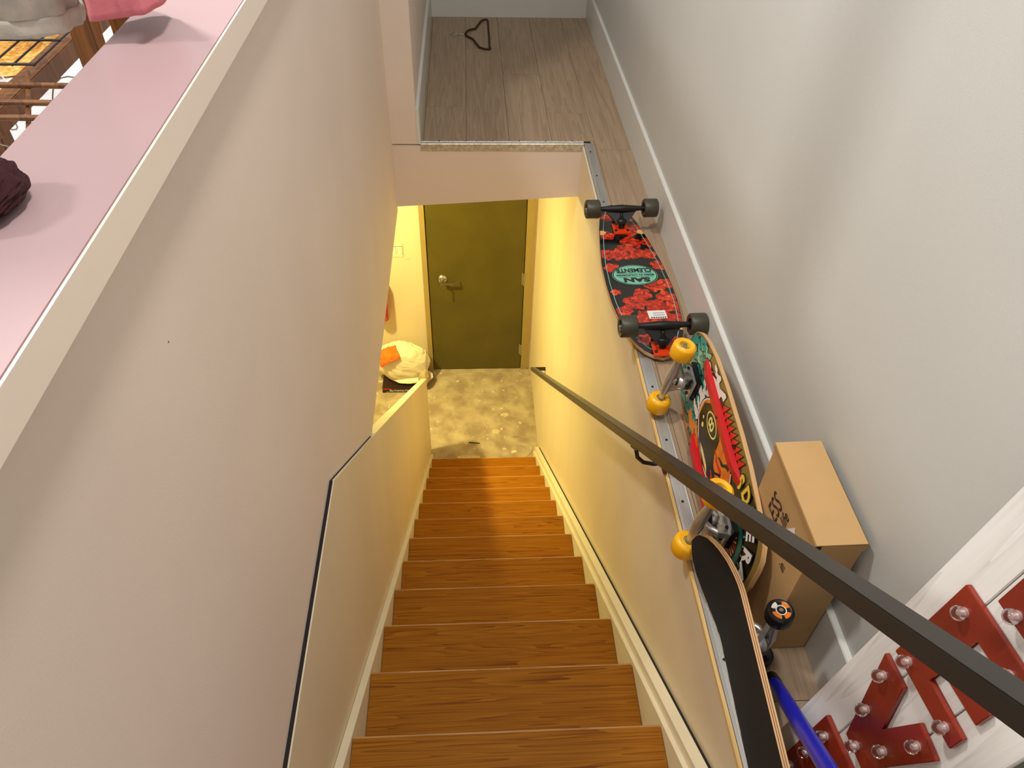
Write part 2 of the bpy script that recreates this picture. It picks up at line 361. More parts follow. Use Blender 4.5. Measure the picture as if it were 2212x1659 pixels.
# ------------------------------------------------------------------ staircase
st = thing('staircase', (W/2, 0, 0), 'steep oak staircase with white stringers descending to the concrete landing', 'staircase')
iv = Matrix.Translation((-W/2, 0, 0))
hw = W/2
bm = box((-hw, -RUN-.02, -.026), (hw, 0, 0)); bmesh.ops.bevel(bm, geom=[e for e in bm.edges if abs(e.verts[0].co.y) < 1e-6 and abs(e.verts[1].co.y) < 1e-6], offset=.006, segments=3, affect='EDGES')
first = obj('tread', bm, M_tread, st); tm = first.data
rm = None; em = None
M_edge = wood('worn_lit_tread_edge', [(140, 92, 40), (176, 126, 66), (192, 144, 84)], (2, 30, 30), 1.0, .5, 5, .05)  # worn wood, coloured paler to strengthen the light caught along each nosing
for k in range(14):
    if k == 0: o = first
    elif k < 13:
        o = bpy.data.objects.new('tread', tm); COL.objects.link(o); o.parent = st
    o.location = (0, -k*RUN, (k+1)*RISE) if k < 13 else o.location
    if k < 13:
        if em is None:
            ee = obj('worn_lit_edge', box((-hw+.002, -.0062, -.0012), (hw-.002, -.0022, .0004)), M_edge, o); em = ee.data
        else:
            ee = bpy.data.objects.new('worn_lit_edge', em); COL.objects.link(ee); ee.parent = o
    if rm is None:
        r_ = obj('riser', box((-hw, -.018, -RISE+.001), (hw, 0, -.0265)), M_white, st); rm = r_.data
    else:
        r_ = bpy.data.objects.new('riser', rm); COL.objects.link(r_); r_.parent = st
    r_.location = (0, -k*RUN-.022, (k+1)*RISE)
sl = RISE/RUN
def stringer(x0, x1, lift, y_far):
    bm = new(); y0, y1 = y_far, -3.12
    b_prism(bm, [(y0, 0), (y0, max(.02, nz(y0)+lift-.0)), (y1, nz(y1)+lift), (y1, nz(y1)-.34), (.0, 0)], (x0-W/2, 0, 0), Y, Z, X, x1-x0)
    return obj('stringer', bm, M_white, st)
stringer(XP+.001, -.0015, .006, .13)
stringer(W+.0015, W+.013, .012, .16)
stringer(W+.0132, XR-.010, .052, .16)
obj('stringer_joint', prism([(.16, nz(.16)+.045), (-3.12, nz(-3.12)+.045), (-3.12, nz(-3.12)+.02), (.16, nz(.16)+.02)], (XR-.0098-W/2, 0, 0), Y, Z, X, .009), M_gap, st)

# ------------------------------------------------------------------ door
dr = bpy.data.objects.new('door_1', None); COL.objects.link(dr); dr.location = (.335, YD, 0)
tag(dr, 'olive green metal door with steel lever handle at the foot of the stairs', 'door', kind='structure')
ox = .335
obj('door_leaf', box((-.024-ox, -.004, .006), (.700-ox, .04, 2.03)), M_door, dr, bevel=.002)
bm = new()
for a, b in ((-.066, -.028), (.704, .758)): b_box(bm, (a-ox, -.016, 0), (b-ox, .1, 2.07))
b_box(bm, (-.066-ox, -.016, 2.034), (.758-ox, .1, 2.075)); obj('door_frame', bm, M_jamb, dr)
obj('door_gap', box((-.028-ox, .012, .002), (.704-ox, .05, 2.034)), M_gap, dr)
for z in (.22, .933, 1.75):
    bm = new(); b_lathe(bm, [(0, -.058), (.008, -.056), (.008, .056), (0, .058)], (.701-ox, -.012, z), Z, 12); b_box(bm, (.684-ox, -.0065, z-.054), (.70-ox, -.004, z+.054)); obj('hinge', bm, M_steel, dr, True)
hc = (.080-ox, -.004, .935)
hn = obj('door_handle', b_lathe(new(), [(0, -.022), (.012, -.022), (.03, -.014), (.037, -.005), (.039, 0)], hc, (0, 1, 0), 28), M_steel, dr, True)
bm = new(); b_lathe(bm, [(0, -.068), (.011, -.066), (.013, -.05), (.013, 0)], hc, (0, 1, 0), 18)
obj('spindle', bm, M_steel, hn, True)
bm = new(); b_prism(bm, [(-.014, -.063), (.085, -.063), (.112, -.028), (.118, -.031), (.09, -.071), (-.014, -.071)], (hc[0], 0, hc[2]-.011), X, Y, Z, .022); obj('lever', bm, M_steel, hn)
kx, ky, kz = hc[0]+.004, hc[1]-.072, hc[2]
bm = new(); b_box(bm, (kx-.0012, ky-.028, kz-.012), (kx+.0012, ky, kz+.010)); b_tube(bm, [(kx, ky-.02+.009*math.cos(a), kz-.018+.011*math.sin(a)) for a in [i*math.pi/6 for i in range(12)]], .0012, 6, True)
b_box(bm, (kx-.001, ky-.024, kz-.085), (kx+.001, ky-.012, kz-.028)); obj('key', bm, M_steel, hn)

# ------------------------------------------------------------------ basement things
wlo = bpy.data.objects['wall_left']; wbo = bpy.data.objects['wall_back']
obj('wall_speck', b_lathe(new(), [(.0016, 0), (.001, .0003), (0, .0004)], (XL, -2.882, 3.783), X, 10), mat('hole_brown', (120, 90, 40), .8), wlo)
for x in (-.186, -.169, -.155): obj('nail_hole', b_lathe(new(), [(.003, 0), (.002, .0006), (0, .0008)], (x, YD, 1.115), (0, -1, 0), 8), mat('hole_brown', (120, 90, 40), .8), wbo)
sw = thing('light_switch', (-.232, YD, 1.197), 'pale double rocker switch plate on the basement wall left of the door', 'switch')
obj('switch_plate', box((-.058, -.007, -.058), (.034, 0, .058)), mat('switch_plastic', (236, 226, 188), .4), sw, bevel=.003)
for x in (-.035, .011):
    rk = obj('rocker', prism([(-.034, -.0075), (.034, -.0075), (.034, -.0095), (0, -.0085), (-.034, -.013)], (x-.0165, 0, 0), Z, Y, X, .033), mat('rocker_plastic', (244, 236, 204), .35), sw)
    b = new(); b_box(b, (x-.0185, -.0074, -.037), (x+.0185, -.007, .037)); obj('rocker_gap', b, M_gap, rk)
fe = thing('fire_extinguisher', (-.392, YD-.075, .62), 'red cylinder hanging on the basement wall below the switch plate', 'extinguisher')
M_fe = mat('extinguisher_red', (186, 14, 18), .3, coat=.5)
obj('cylinder_body', b_lathe(new(), [(0, 0), (.05, 0), (.055, .012), (.055, .30), (.045, .335), (.02, .35), (.018, .37), (0, .37)], (0, 0, 0), Z, 28), M_fe, fe, True)
obj('valve', b_lathe(new(), [(0, .37), (.016, .37), (.016, .40), (0, .405)], (0, 0, 0), Z, 14), M_black, fe, True)
obj('squeeze_handle', prism([(-.07, .405), (.02, .405), (.02, .42), (-.07, .435)], (0, -.01, 0), X, Z, Y, .02), M_black, fe)
obj('wall_bracket', box((-.02, .05, .1), (.02, .0745, .34)), M_black, fe)

bx = thing('painting_set_box', (-.275, .985, 0), 'flat black carton with white and red print under the white sack', 'box')
obj('carton', box((-.162, -.095, .001), (.162, .14, .048)), mat('black_print_card', (40, 18, 18), .5), bx, bevel=.001)
fm = Matrix.Translation((.012, -.0956, .026)) @ Matrix.Rotation(R(90), 4, 'X')
text_mesh('title_print', '8pc Premium Painting Set', .0225, M_paper, bx, fm, .0003, 1.0)
for k in range(14): obj('small_print', box((-.13+k*.0138, -.0957, .0085), (-.13+k*.0138+(.007 if k % 3 else .0105), -.0954, .0125)), M_paper, bx)
obj('brand_flash', box((-.158, -.0957, .036), (-.085, -.095, .0465)), mat('red_print', (190, 40, 28), .5), bx)

def blob(name, center, rad, m, parent, seed, amp, flat=None, fold=0):
    bm = new(); bmesh.ops.create_icosphere(bm, subdivisions=5, radius=1)
    from mathutils import noise as mn
    for v in bm.verts:
        p = v.co.copy(); n = mn.fractal(p*1.3+Vector((seed, 0, 0)), 1.0, 2.0, 3)*amp
        if fold:
            n += fold*abs(math.sin((p.x*2.2+p.z*3.5+mn.noise(p*1.7+Vector((seed*2, 3, 1)))*1.6)*3.2))**.7*.5
        v.co = Vector((p.x*rad[0], p.y*rad[1], p.z*rad[2]))*(1+n)
        if flat is not None and v.co.z < flat: v.co.z = flat+(v.co.z-flat)*.05
    bmesh.ops.translate(bm, verts=bm.verts, vec=center)
    return obj(name, bm, m, parent, True)
bag = thing('cloth_sack', (-.27, .98, .05), 'bulging off-white cloth sack resting on the black carton by the wall', 'sack')
blob('sack_body', (0, .05, .165), (.205, .105, .185), mat('offwhite_cloth', (232, 222, 196), .85, bump=.2, bscale=90), bag, 4.2, .10, -.158, .12)
blob('sack_flap', (.06, .03, .03), (.17, .09, .03), mat('offwhite_cloth', (232, 222, 196)), bag, 8.7, .12, None, .12)
blob('sack_tail', (.172, -.02, .06), (.045, .07, .075), mat('grey_cloth', (186, 168, 132), .9), bag, 2.2, .15, None, .1)
og = thing('orange_cloth', (-.375, .915, .375), 'crumpled bright orange cloth lying on top of the white sack', 'cloth')
bm = new(); bmesh.ops.create_grid(bm, x_segments=16, y_segments=12, size=1)
from mathutils import noise as mn
for v in bm.verts:
    p = v.co; q = Vector((p.x*.085, p.y*.06, 0)); q.z = .016*mn.noise(Vector((p.x*2.5, p.y*2.5, 1.3)))-.035*p.x*p.x-.02*p.y*p.y; q.x += .012*mn.noise(Vector((p.y*4, 0, 2))); q.y += .012*mn.noise(Vector((p.x*4, 5, 2))); v.co = q
oc = obj('cloth_sheet', bm, mat('orange_fabric', (255, 112, 22), .8), og, True); md = oc.modifiers.new('thick', 'SOLIDIFY'); md.thickness = .004
oc.rotation_euler = (R(35), R(-22), R(12)); oc.location = (0, 0, .015)

# ------------------------------------------------------------------ handrail
hr = thing('handrail', (.7045, 0, 0), 'long black rectangular metal handrail running down the right stair wall', 'handrail')
hd = Vector((0, 1, -.8245)).normalized(); hn_ = Vector((0, .8245, 1)).normalized()
e0 = Vector((0, .186, .906))
def rail_pt(y): return Vector((0, y, .910+(.186-y)*.8245))
p0 = rail_pt(.2); p1 = rail_pt(-3.95); Lr = (p1-p0).length
bm = new(); b_prism(bm, [(-.0145, -.024), (.0145, -.024), (.0145, 0), (-.0145, 0)], p0, X, hn_, -hd, Lr); obj('rail_bar', bm, M_rail, hr, bevel=.0014)
bm = new(); b_prism(bm, [(0, -.024), (-.03, -.024), (-.03, 0), (0, 0)], Vector((.0145, 0, 0))+p0, hd, hn_, X, XR-.7045-.0145); obj('wall_return', bm, M_rail, hr, bevel=.0012)
for y in (-2.29, -3.55):
    q = rail_pt(y)
    br = obj('bracket', b_lathe(new(), [(0, 0), (.030, 0), (.030, .004), (.012, .007), (0, .008)], (XR-.7045, y, q.z-.10), (-1, 0, 0), 24), M_black, hr, True)
    pts = [(XR-.7045-.006, y, q.z-.10), (XR-.7045-.03, y, q.z-.104), (XR-.7045-.058, y, q.z-.096), (XR-.7045-.076, y, q.z-.075), (XR-.7045-.0835, y, q.z-.045), (XR-.7045-.0835, y, q.z-.026)]
    obj('bracket_arm', b_tube(new(), pts, .0055, 10), M_black, br, True)
    obj('saddle_plate', prism([(-.012, -.030), (.012, -.030), (.012, -.0245), (-.012, -.0245)], Vector((0, y+.03, q.z-.03*.8245)), X, hn_, -hd, .07), M_black, br)

# ------------------------------------------------------------------ skateboards
def interp(tab, s):
    for (a, x), (b, y) in zip(tab, tab[1:]):
        if a <= s <= b:
            t = (s-a)/(b-a) if b > a else 0; return x+(y-x)*t
    return tab[-1][1]
class Deck:
    """local X across, Y along (nose +Y), Z out of the underside"""
    def __init__(s, L, tab, kn, kt, conc, thick):
        s.L, s.tab, s.kn, s.kt, s.c, s.t = L, tab, kn, kt, conc, thick
    def hw(s, y): return max(1e-4, interp(s.tab, .5-y/s.L))
    def z(s, x, y):
        z = 0
        for (ln, h), d in ((s.kn, s.L/2-y), (s.kt, s.L/2+y)):
            if ln and d < ln: z -= h*((ln-d)/ln)**1.6
        return z - s.c*(x/.1)**2
    def ys(s, inset=0, n=46):
        out = []
        for i in range(n+1):
            a = math.cos(math.pi*i/n); out.append((s.L/2-inset)*(.55*a+.45*(1-2*i/n)))
        return out
    def sheet(s, off, inset, hwf=None, nx=10):
        bm = new(); rows = []
        for y in s.ys(inset):
            h = max(0.0005, s.hw(y*s.L/(s.L-2*inset))-inset)
            rows.append([bm.verts.new((h*(-1+2*k/nx), y, s.z(h*(-1+2*k/nx), y)+off)) for k in range(nx+1)])
        for A, B in zip(rows, rows[1:]):
            for k in range(nx): bm.faces.new((A[k], A[k+1], B[k+1], B[k]))
        return bm
    def solid(s, nx=10):
        bm = new(); T = []; B = []
        for y in s.ys():
            h = s.hw(y); row = [h*(-1+2*k/nx) for k in range(nx+1)]
            T.append([bm.verts.new((x, y, s.z(x, y))) for x in row]); B.append([bm.verts.new((x, y, s.z(x, y)-s.t)) for x in row])
        for G in (T, B):
            for a, b in zip(G, G[1:]):
                for k in range(nx): bm.faces.new((a[k], a[k+1], b[k+1], b[k]))
        for i in range(len(T)-1):
            bm.faces.new((T[i][0], T[i+1][0], B[i+1][0], B[i][0])); bm.faces.new((T[i][-1], T[i+1][-1], B[i+1][-1], B[i][-1]))
        for e in (0, -1):
            for k in range(nx): bm.faces.new((T[e][k], T[e][k+1], B[e][k+1], B[e][k]))
        return bm
    def band(s, inset, wd, off, y0=-9, y1=9):
        """pinline following the outline"""
        bm = new(); pts = []
        ys = [y for y in s.ys(inset) if y0 <= y <= y1]
        for sg in (1, -1):
            prev = None
            for y in ys:
                yy = y*s.L/(s.L-2*inset); h = s.hw(yy)-inset
                if h < wd: prev = None; continue
                a = bm.verts.new((sg*h, y, s.z(h, y)+off)); b = bm.verts.new((sg*(h-wd), y*(s.L-2*inset-2*wd)/(s.L-2*inset), s.z(h-wd, y)+off))
                if prev: bm.faces.new((prev[0], a, b, prev[1]))
                prev = (a, b)
        return bm
    def decal(s, poly, c, off, rot=0, bm=None, rings=(0, .45, .75, 1), mi=0):
        bm = bm or new(); R_ = []; cr_, sr = math.cos(rot), math.sin(rot)
        for q in rings:
            ring = []
            for (x, y) in (poly if q > 0 else [(0, 0)]):
                xx, yy = c[0]+q*(x*cr_-y*sr), c[1]+q*(x*sr+y*cr_)
                h = s.hw(yy)-.004; xx = max(-h, min(h, xx))
                ring.append(bm.verts.new((xx, yy, s.z(xx, yy)+off)))
            R_.append(ring)
        n = len(poly)
        for A, B in zip(R_, R_[1:]):
            for k in range(n):
                k2 = (k+1) % n
                try:
                    f = bm.faces.new((A[0], B[k], B[k2]) if len(A) == 1 else (A[k], B[k], B[k2], A[k2])); f.material_index = mi
                except ValueError: pass
        return bm
def wheel(parent, c, r, wd, m, mcore, sgn, lip=.006, core=.5):
    """c = centre; axis local X; sgn = outward direction"""
    h = wd/2
    prof = [(r*core, -h+.002), (r-lip, -h), (r-lip*.3, -h+lip*.4), (r, -h+lip), (r, h-lip), (r-lip*.3, h-lip*.4), (r-lip, h), (r*core+.002, h-.003), (r*core, h-.008), (r*core, -h+.008), (r*core, -h+.002)]
    o = obj('wheel', b_lathe(new(), prof, c, (sgn, 0, 0), 32), m, parent, True)
    obj('bearing_core', b_lathe(new(), [(0, -h+.007), (r*core, -h+.007), (r*core, h-.010), (r*core*.75, h-.011), (r*core*.5, h-.013), (0, h-.013)], c, (sgn, 0, 0), 24), mcore, o, True)
    obj('axle_nut', b_lathe(new(), [(.0042, h-.013), (.0062, h-.012), (.0062, h-.004), (.004, h-.001), (0, h-.001)], c, (sgn, 0, 0), 6), M_steel, o)
    return o
def truck(parent, dk, y0, dirn, ht, hang, axle, wr, ww, mh, mb, mw_, mcore, base=(.027, .040), riser=None, lip=.006, mbush=None, core=.5, boff=0.0, tri=1.0):
    z0 = dk.z(0, y0); ya0 = y0; y0 = y0+boff
    if riser: obj('riser_pad', box((-base[0]-.002, y0-base[1]-.002, z0-.003), (base[0]+.002, y0+base[1]+.002, z0+riser)), M_black, parent, bevel=.002); z0 += riser
    bp = obj('truck_baseplate', prism([(-base[0], -base[1]), (base[0], -base[1]), (base[0]*.95, base[1]*.6), (base[0]*.6, base[1]), (-base[0]*.6, base[1]), (-base[0]*.95, base[1]*.6)], (0, y0, z0+.0005), X, Y*dirn, Z, .007), mb, parent, bevel=.0015)
    bm = new(); b_prism(bm, [(-.02, -.03), (-.009, .006), (.009, .006), (.02, -.03), (.011, -.03), (.004, -.008), (-.004, -.008), (-.011, -.03)], (0, y0+dirn*.012, z0+.006), X, Y*dirn, Z, .016)
    b_prism(bm, [(-.012, .012), (.012, .012), (.010, .034), (-.010, .034)], (0, y0, z0+.006), X, Y*dirn, Z, .02)
    obj('pivot_housing', bm, mb, bp, bevel=.001)
    for sx in (-1, 1):
        for sy in (-1, 1):
            obj('bolt', b_lathe(new(), [(.005, 0), (.005, .004), (.0035, .005), (0, .005)], (sx*base[0]*.72, y0+sy*base[1]*.62, z0+.0075), Z, 6), M_black, bp)
    za_ = z0+ht; yb0 = y0; y0 = ya0
    k0 = Vector((0, y0-dirn*.016+boff*.6, z0+.006)); k1 = Vector((0, y0-dirn*.004, za_+.006)); kd = (k1-k0)
    bs = obj('bushing', b_lathe(new(), [(.0, .001), (.0125, .002), (.0135, .010), (.011, .020), (.0135, .024), (.0125, .036), (.007, .038), (0, .038)], k0, kd, 20), mbush or M_black, parent, True)
    obj('kingpin', b_lathe(new(), [(0, .036), (.0095, .037), (.0095, .040), (.0068, .041), (.0068, .050), (.0045, .053), (0, .054)], k0, kd, 12), M_steel if mb is not M_orange else M_black, bs, True)
    n = 13; pts = []; rs = []
    for i in range(n):
        t = -1+2*i/(n-1); pts.append((hang*t, y0, za_)); rs.append(.0085+.006*max(0, 1-abs(t)*1.25))
    bm = b_tube(new(), pts, 0, 14, rs=rs)
    b_prism(bm, [(-hang*.72, 0), (hang*.72, 0), (.020*tri, .030*tri), (.010*tri, .042*tri), (-.010*tri, .042*tri), (-.020*tri, .030*tri)], (0, y0, za_-.004), X, Vector((0, dirn*.62*-1, -.62)).normalized(), Vector((0, .7, -.7*dirn)).normalized(), .010)
    b_lathe(bm, [(.019, -.008), (.021, -.004), (.021, .006), (.018, .010), (0.008, .010)], k0+kd.normalized()*.022, kd, 20)
    b_tube(bm, [(0, y0, za_-.006), (0, y0+dirn*.018, za_-.018), (0, y0+dirn*.028, z0+.020)], .009, 12)
    hg = obj('truck_hanger', bm, mh, parent, True)
    obj('axle_rod', b_tube(new(), [(-axle, y0, za_), (axle, y0, za_)], .004, 10), M_steel, hg, True)
    for s in (-1, 1): wheel(parent, (s*(axle-ww/2-.001), y0, za_), wr, ww, mw_, mcore, s, lip, core)
def place(o, x, y, z):
    m = Matrix((x, y, z)).transposed().to_4x4(); m.translation = o; return m

# --- floral cruiser lying upside down on the ledge
M_orange = mat('orange_truck_enamel', (214, 62, 20), .3, coat=.4)
tab1 = [(0, 0), (.006, .018), (.02, .033), (.05, .047), (.10, .060), (.2, .078), (.32, .093), (.45, .106), (.58, .1105), (.70, .109), (.80, .101), (.87, .090), (.93, .071), (.965, .052), (.988, .03), (1, 0)]
dk1 = Deck(.872, tab1, (.16, .008), (.12, .006), .004, .011)
yaw1 = R(2.0)
sk1 = thing('skateboard', Matrix.Translation((.848, -1.452, ZF+.0275)) @ Matrix.Rotation(yaw1, 4, 'Z'), 'floral red and black cruiser skateboard upside down on the ledge with dark olive wheels', 'skateboard', 'skateboards on the ledge')
obj('deck', dk1.solid(), M_ply, sk1, True)
gp = obj('deck_graphic', dk1.sheet(.0004, .0012), mat('gloss_black_print', (16, 13, 12), .16, coat=.5), sk1, True)
obj('pinline', dk1.band(.0135, .0022, .0008), mat('mint_print', (120, 178, 160), .3), gp)
def flower_mat():
    m = bpy.data.materials.new('hibiscus_print'); m.use_nodes = True; nt = m.node_tree; L = nt.links.new; N = nt.nodes.new
    b = nt.nodes['Principled BSDF']; b.inputs['Roughness'].default_value = .22; b.inputs['Coat Weight'].default_value = .4
    tc = N('ShaderNodeTexCoord'); n = N('ShaderNodeTexNoise'); n.inputs['Scale'].default_value = 55; n.inputs['Detail'].default_value = 5; n.inputs['Distortion'].default_value = 1.2; L(tc.outputs['Object'], n.inputs['Vector'])
    r = N('ShaderNodeValToRGB'); e = r.color_ramp.elements; e[0].position = .3; e[0].color = lin((60, 6, 4)); e[1].position = .78; e[1].color = lin((240, 130, 40))
    a = e.new(.43); a.color = lin((150, 24, 10)); a = e.new(.60); a.color = lin((212, 56, 22)); L(n.outputs[0], r.inputs[0]); L(r.outputs[0], b.inputs['Base Color'])
    return m
M_flower = flower_mat()
rf = random.Random(11)
def petals(r, rr):
    n = 30; ph = rr.random()*6; return [(r*(.84+.11*math.cos(5*a+ph)+.09*rr.uniform(-1, 1))*math.cos(a), r*(.84+.11*math.cos(5*a+ph)+.09*rr.uniform(-1, 1))*math.sin(a)) for a in [2*math.pi*k/n for k in range(n)]]
fl_pos = [(-.035, .335, .030), (.035, .325, .028), (.03, .245, .042), (.062, .265, .024), (-.055, .215, .03), (.02, .165, .044), (.085, .17, .034), (-.075, .10, .036), (-.03, .095, .042), (.02, .10, .038), (.068, .095, .036), (-.075, .02, .03), (.088, .03, .032), (.05, -.085, .042), (.092, -.075, .03), (-.085, -.115, .02), (0, -.135, .036), (-.035, -.175, .044), (.075, -.15, .04), (.085, -.195, .038), (.035, -.205, .05), (-.075, -.215, .032), (.0, -.255, .05), (.05, -.27, .05), (.095, -.255, .03), (-.04, -.27, .034), (-.01, .13, .03), (.045, -.37, .03), (-.04, -.355, .026)]
for i, (x, y, r) in enumerate(fl_pos):
    o = obj('flower_print', dk1.decal(petals(r*1.0, rf), (x, y), .0006+.00004*(i % 6)), M_flower, gp)
for (x, y, a, b) in ((-.074, .235, .017, .014), (.072, .235, .017, .014), (.088, -.30, .02, .016)):
    obj('bare_wood_mark', dk1.decal([(a*math.cos(t), b*math.sin(t)) for t in [2*math.pi*k/20 for k in range(20)]], (x, y), .0011), mat('bare_maple', (214, 168, 104), .4), gp)
ell = lambda a, b, n=40: [(a*math.cos(2*math.pi*k/n), b*math.sin(2*math.pi*k/n)) for k in range(n)]
cb = (-.004, -.028)
for a, b, off, mm in ((.081, .060, .0010, mat('gloss_black_print', (16, 13, 12))), (.077, .0565, .0012, mat('mint_print', (120, 178, 160))), (.0755, .055, .0013, mat('gloss_black_print', (16, 13, 12))), (.072, .052, .0015, mat('mint_badge', (118, 186, 160), .3))):
    bd = obj('badge_print', dk1.decal(ell(a, b), cb, off), mm, gp)
def flat_text(s, size, x, y, bold, sx, m, par=gp, rot=180, dk=dk1, zo=.002):
    text_mesh('lettering', s, size, m, par, Matrix.Translation((x, y, dk.z(x, y)+zo)) @ Matrix.Rotation(R(rot), 4, 'Z'), bold, sx)
M_bp = mat('gloss_black_print', (16, 13, 12))
flat_text('SAN', .031, cb[0], cb[1]-.027, .0016, 1.5, M_bp)
flat_text('BORN IN CALIFORNIA', .0115, cb[0], cb[1]-.001, .0003, 1.1, M_bp)
flat_text('CLEMENTE', .030, cb[0], cb[1]+.026, .0010, .82, M_bp)
for y in (.009, -.0115): obj('badge_rule', box((cb[0]-.058, cb[1]+y-.0004, dk1.z(0, cb[1]+y)+.0016), (cb[0]+.058, cb[1]+y+.0004, dk1.z(0, cb[1]+y)+.002)), M_bp, gp)
ps = obj('price_sticker', box((-.006, -.262, dk1.z(0, -.25)+.0016), (.052, -.222, dk1.z(0, -.25)+.0020)), M_paper, gp)
for k in range(7): obj('sticker_line', box((.0+k*.0072, -.2595, dk1.z(0, -.25)+.0021), (.0+k*.0072+.0052, -.2545, dk1.z(0, -.25)+.0023)), M_bp, gp)
for y in (-.246, -.236): obj('sticker_line', box((.01, y, dk1.z(0, -.25)+.0021), (.046, y+.0025, dk1.z(0, -.25)+.0023)), mat('grey_print', (120, 116, 116), .6), gp)
M_olive = mat('dark_olive_urethane', (62, 58, 46), .42)
for y0, dn in ((.282, 1), (-.372, 1)):
    truck(sk1, dk1, y0, dn, .068, .082, .131, .033, .051, M_black, M_orange, M_olive, M_black, (.030, .044), None, .005, M_black, .55, -.022, 1.35)

# --- old-school board leaning on the wall, yellow wheels
tab2 = [(0, 0), (.004, .018), (.015, .036), (.04, .058), (.09, .084), (.16, .104), (.26, .117), (.4, .124), (.6, .126), (.72, .123), (.82, .115), (.90, .106), (.95, .093), (.98, .070), (.994, .040), (1, 0)]
dk2 = Deck(.79, tab2, (.13, .018), (.16, .004), .004, .0105)
a2 = R(9.5); t2 = Vector((math.sin(a2), 0, math.cos(a2))); y2 = Vector((.040, .74, 0)).normalized()
z2 = t2.cross(y2).normalized(); t2 = y2.cross(z2).normalized()
sk2 = thing('skateboard', place((.876, -2.322, ZF+.1275), t2, y2, z2), 'wide old-school skateboard with yellow wheels and red rails standing on its side against the wall', 'skateboard', 'skateboards on the ledge')
obj('deck', dk2.solid(), M_ply, sk2, True)
g2 = obj('deck_graphic', dk2.sheet(.0004, .0012), mat('olive_print', (128, 104, 52), .3), sk2, True)
C_teal = mat('teal_print', (52, 150, 138), .3); C_ink = mat('black_print', (18, 15, 14), .3); C_wht = mat('white_print', (226, 220, 210), .35); C_org = mat('orange_print', (236, 142, 34), .3, rgb2=(222, 96, 30), nscale=25); C_redp = mat('red_graphic', (206, 44, 26), .3); C_yel = mat('yellow_print', (236, 196, 60), .3); C_cream = mat('cream_print', (238, 222, 140), .35); C_brn = mat('brown_print', (86, 64, 36), .4)
r2 = random.Random(5)
def drip(L_, wd, rr, n=9):
    l, r = [], []
    for i in range(n):
        t = i/(n-1); x = L_*(t-.5); w_ = wd*(.5+.5*math.sin(t*9+rr.random()*3))*(1-t*.55)*.5+wd*.18
        c = wd*.5*math.sin(t*7+rr.random()*2); l.append((c-w_, x)); r.append((c+w_, x))
    return l+r[::-1]
def put(name, poly, c, off, m, rot=0): return obj(name, dk2.decal(poly, c, off, rot), m, g2)
put('dark_field', [(-.10, .19), (-.02, .16), (.06, .19), (.100, .14), (.104, 0), (.10, -.14), (.03, -.20), (-.08, -.17), (-.108, 0)], (0, -.02), .0007, C_brn)
put('red_field', [(-.10, .05), (-.06, .10), (-.05, -.02), (-.06, -.16), (-.10, -.12)], (0, -.02), .0009, C_redp)
tf = []
for k in range(36):
    t = 2*math.pi*k/36; rr_ = 1+.10*math.sin(7*t)+.06*math.sin(13*t+1)
    tf.append((.095*rr_*math.cos(t), .14*rr_*math.sin(t)))
put('teal_outline', [(a*1.05, b*1.05) for a, b in tf], (0, .245), .0006, C_ink)
put('teal_field', tf, (0, .245), .0008, C_teal)
put('tail_field', ell(.112, .115), (0, -.262), .0010, C_ink)
for i in range(64):
    x = r2.uniform(-.095, .095); y = r2.uniform(.12, .375); L_ = r2.uniform(.04, .07)
    if abs(x) > dk2.hw(y)-.018: continue
    p = drip(L_, .012, r2); put('drip_outline', [(a*1.5, b*1.08) for a, b in p], (x, y), .0009+.00002*(i % 16), C_ink); put('drip_print', p, (x, y), .00095+.00002*(i % 16), C_teal if i % 3 else mat('pale_teal_print', (120, 190, 166), .3))
for i in range(34):
    x = r2.uniform(-.03, .108); y = r2.uniform(.02, .17); p = drip(r2.uniform(.05, .1), .013, r2)
    put('hair_outline', [(a*1.4, b*1.05) for a, b in p], (x, y), .0015+.00002*(i % 9), C_ink); put('hair_print', p, (x, y), .0018+.00002*(i % 9), C_wht)
for i in range(7):
    x = r2.uniform(-.11, -.05); y = r2.uniform(.06, .2); p = drip(.07, .016, r2); put('flame_print', p, (x, y), .0012+.0001*(i % 3), C_org)
put('ball_rim', ell(.078, .155), (.012, -.02), .0020, C_ink); put('ball_white', ell(.0745, .151), (.012, -.02), .0022, C_wht); put('ball_orange', ell(.070, .146), (.012, -.02), .0024, C_org)
put('yin_black', [(-.068, -.01), (-.055, .06), (-.02, .115), (.02, .118), (.058, .075), (.062, .02), (.04, -.03), (.0, -.045), (-.02, -.07), (-.025, -.11), (-.05, -.09)], (.006, 0), .0026, C_ink)
put('yin_highlight', [(-.008, -.05), (.004, -.03), (.006, .02), (.002, .05), (-.006, .03)], (-.045, -.005), .0028, C_cream)
put('eight_rim', ell(.022, .044), (.03, .035), .0028, C_cream); put('eight_field', ell(.018, .039), (.03, .035), .0030, C_ink)
text_mesh('lettering', '8', .058, C_cream, g2, Matrix.Translation((.03, .035, dk2.z(.03, .03)+.0034)) @ Matrix.Rotation(R(0), 4, 'Z'), .0006, 1.0)
for q in ((-.01, .075, .006), (.004, .088, .004)): put('bubble_print', ell(q[2], q[2]*1.3, 14), (q[0], q[1]), .0030, C_cream)
for i in range(6):
    p = drip(.07, .009, r2); put('squiggle_print', p, (-.03+.022*i, -.095+.012*(i % 3)), .0029, C_ink if i % 2 else C_redp, .5*(i % 2))
for i in range(9):
    a = i/8; put('feather_outline', [(-.022, -.012), (.022, 0), (-.018, .014)], (.104, .02-.17*a), .0022, C_ink, -.6); put('feather_print', [(-.018, -.009), (.017, 0), (-.015, .011)], (.103, .02-.17*a), .0024, C_redp, -.6)
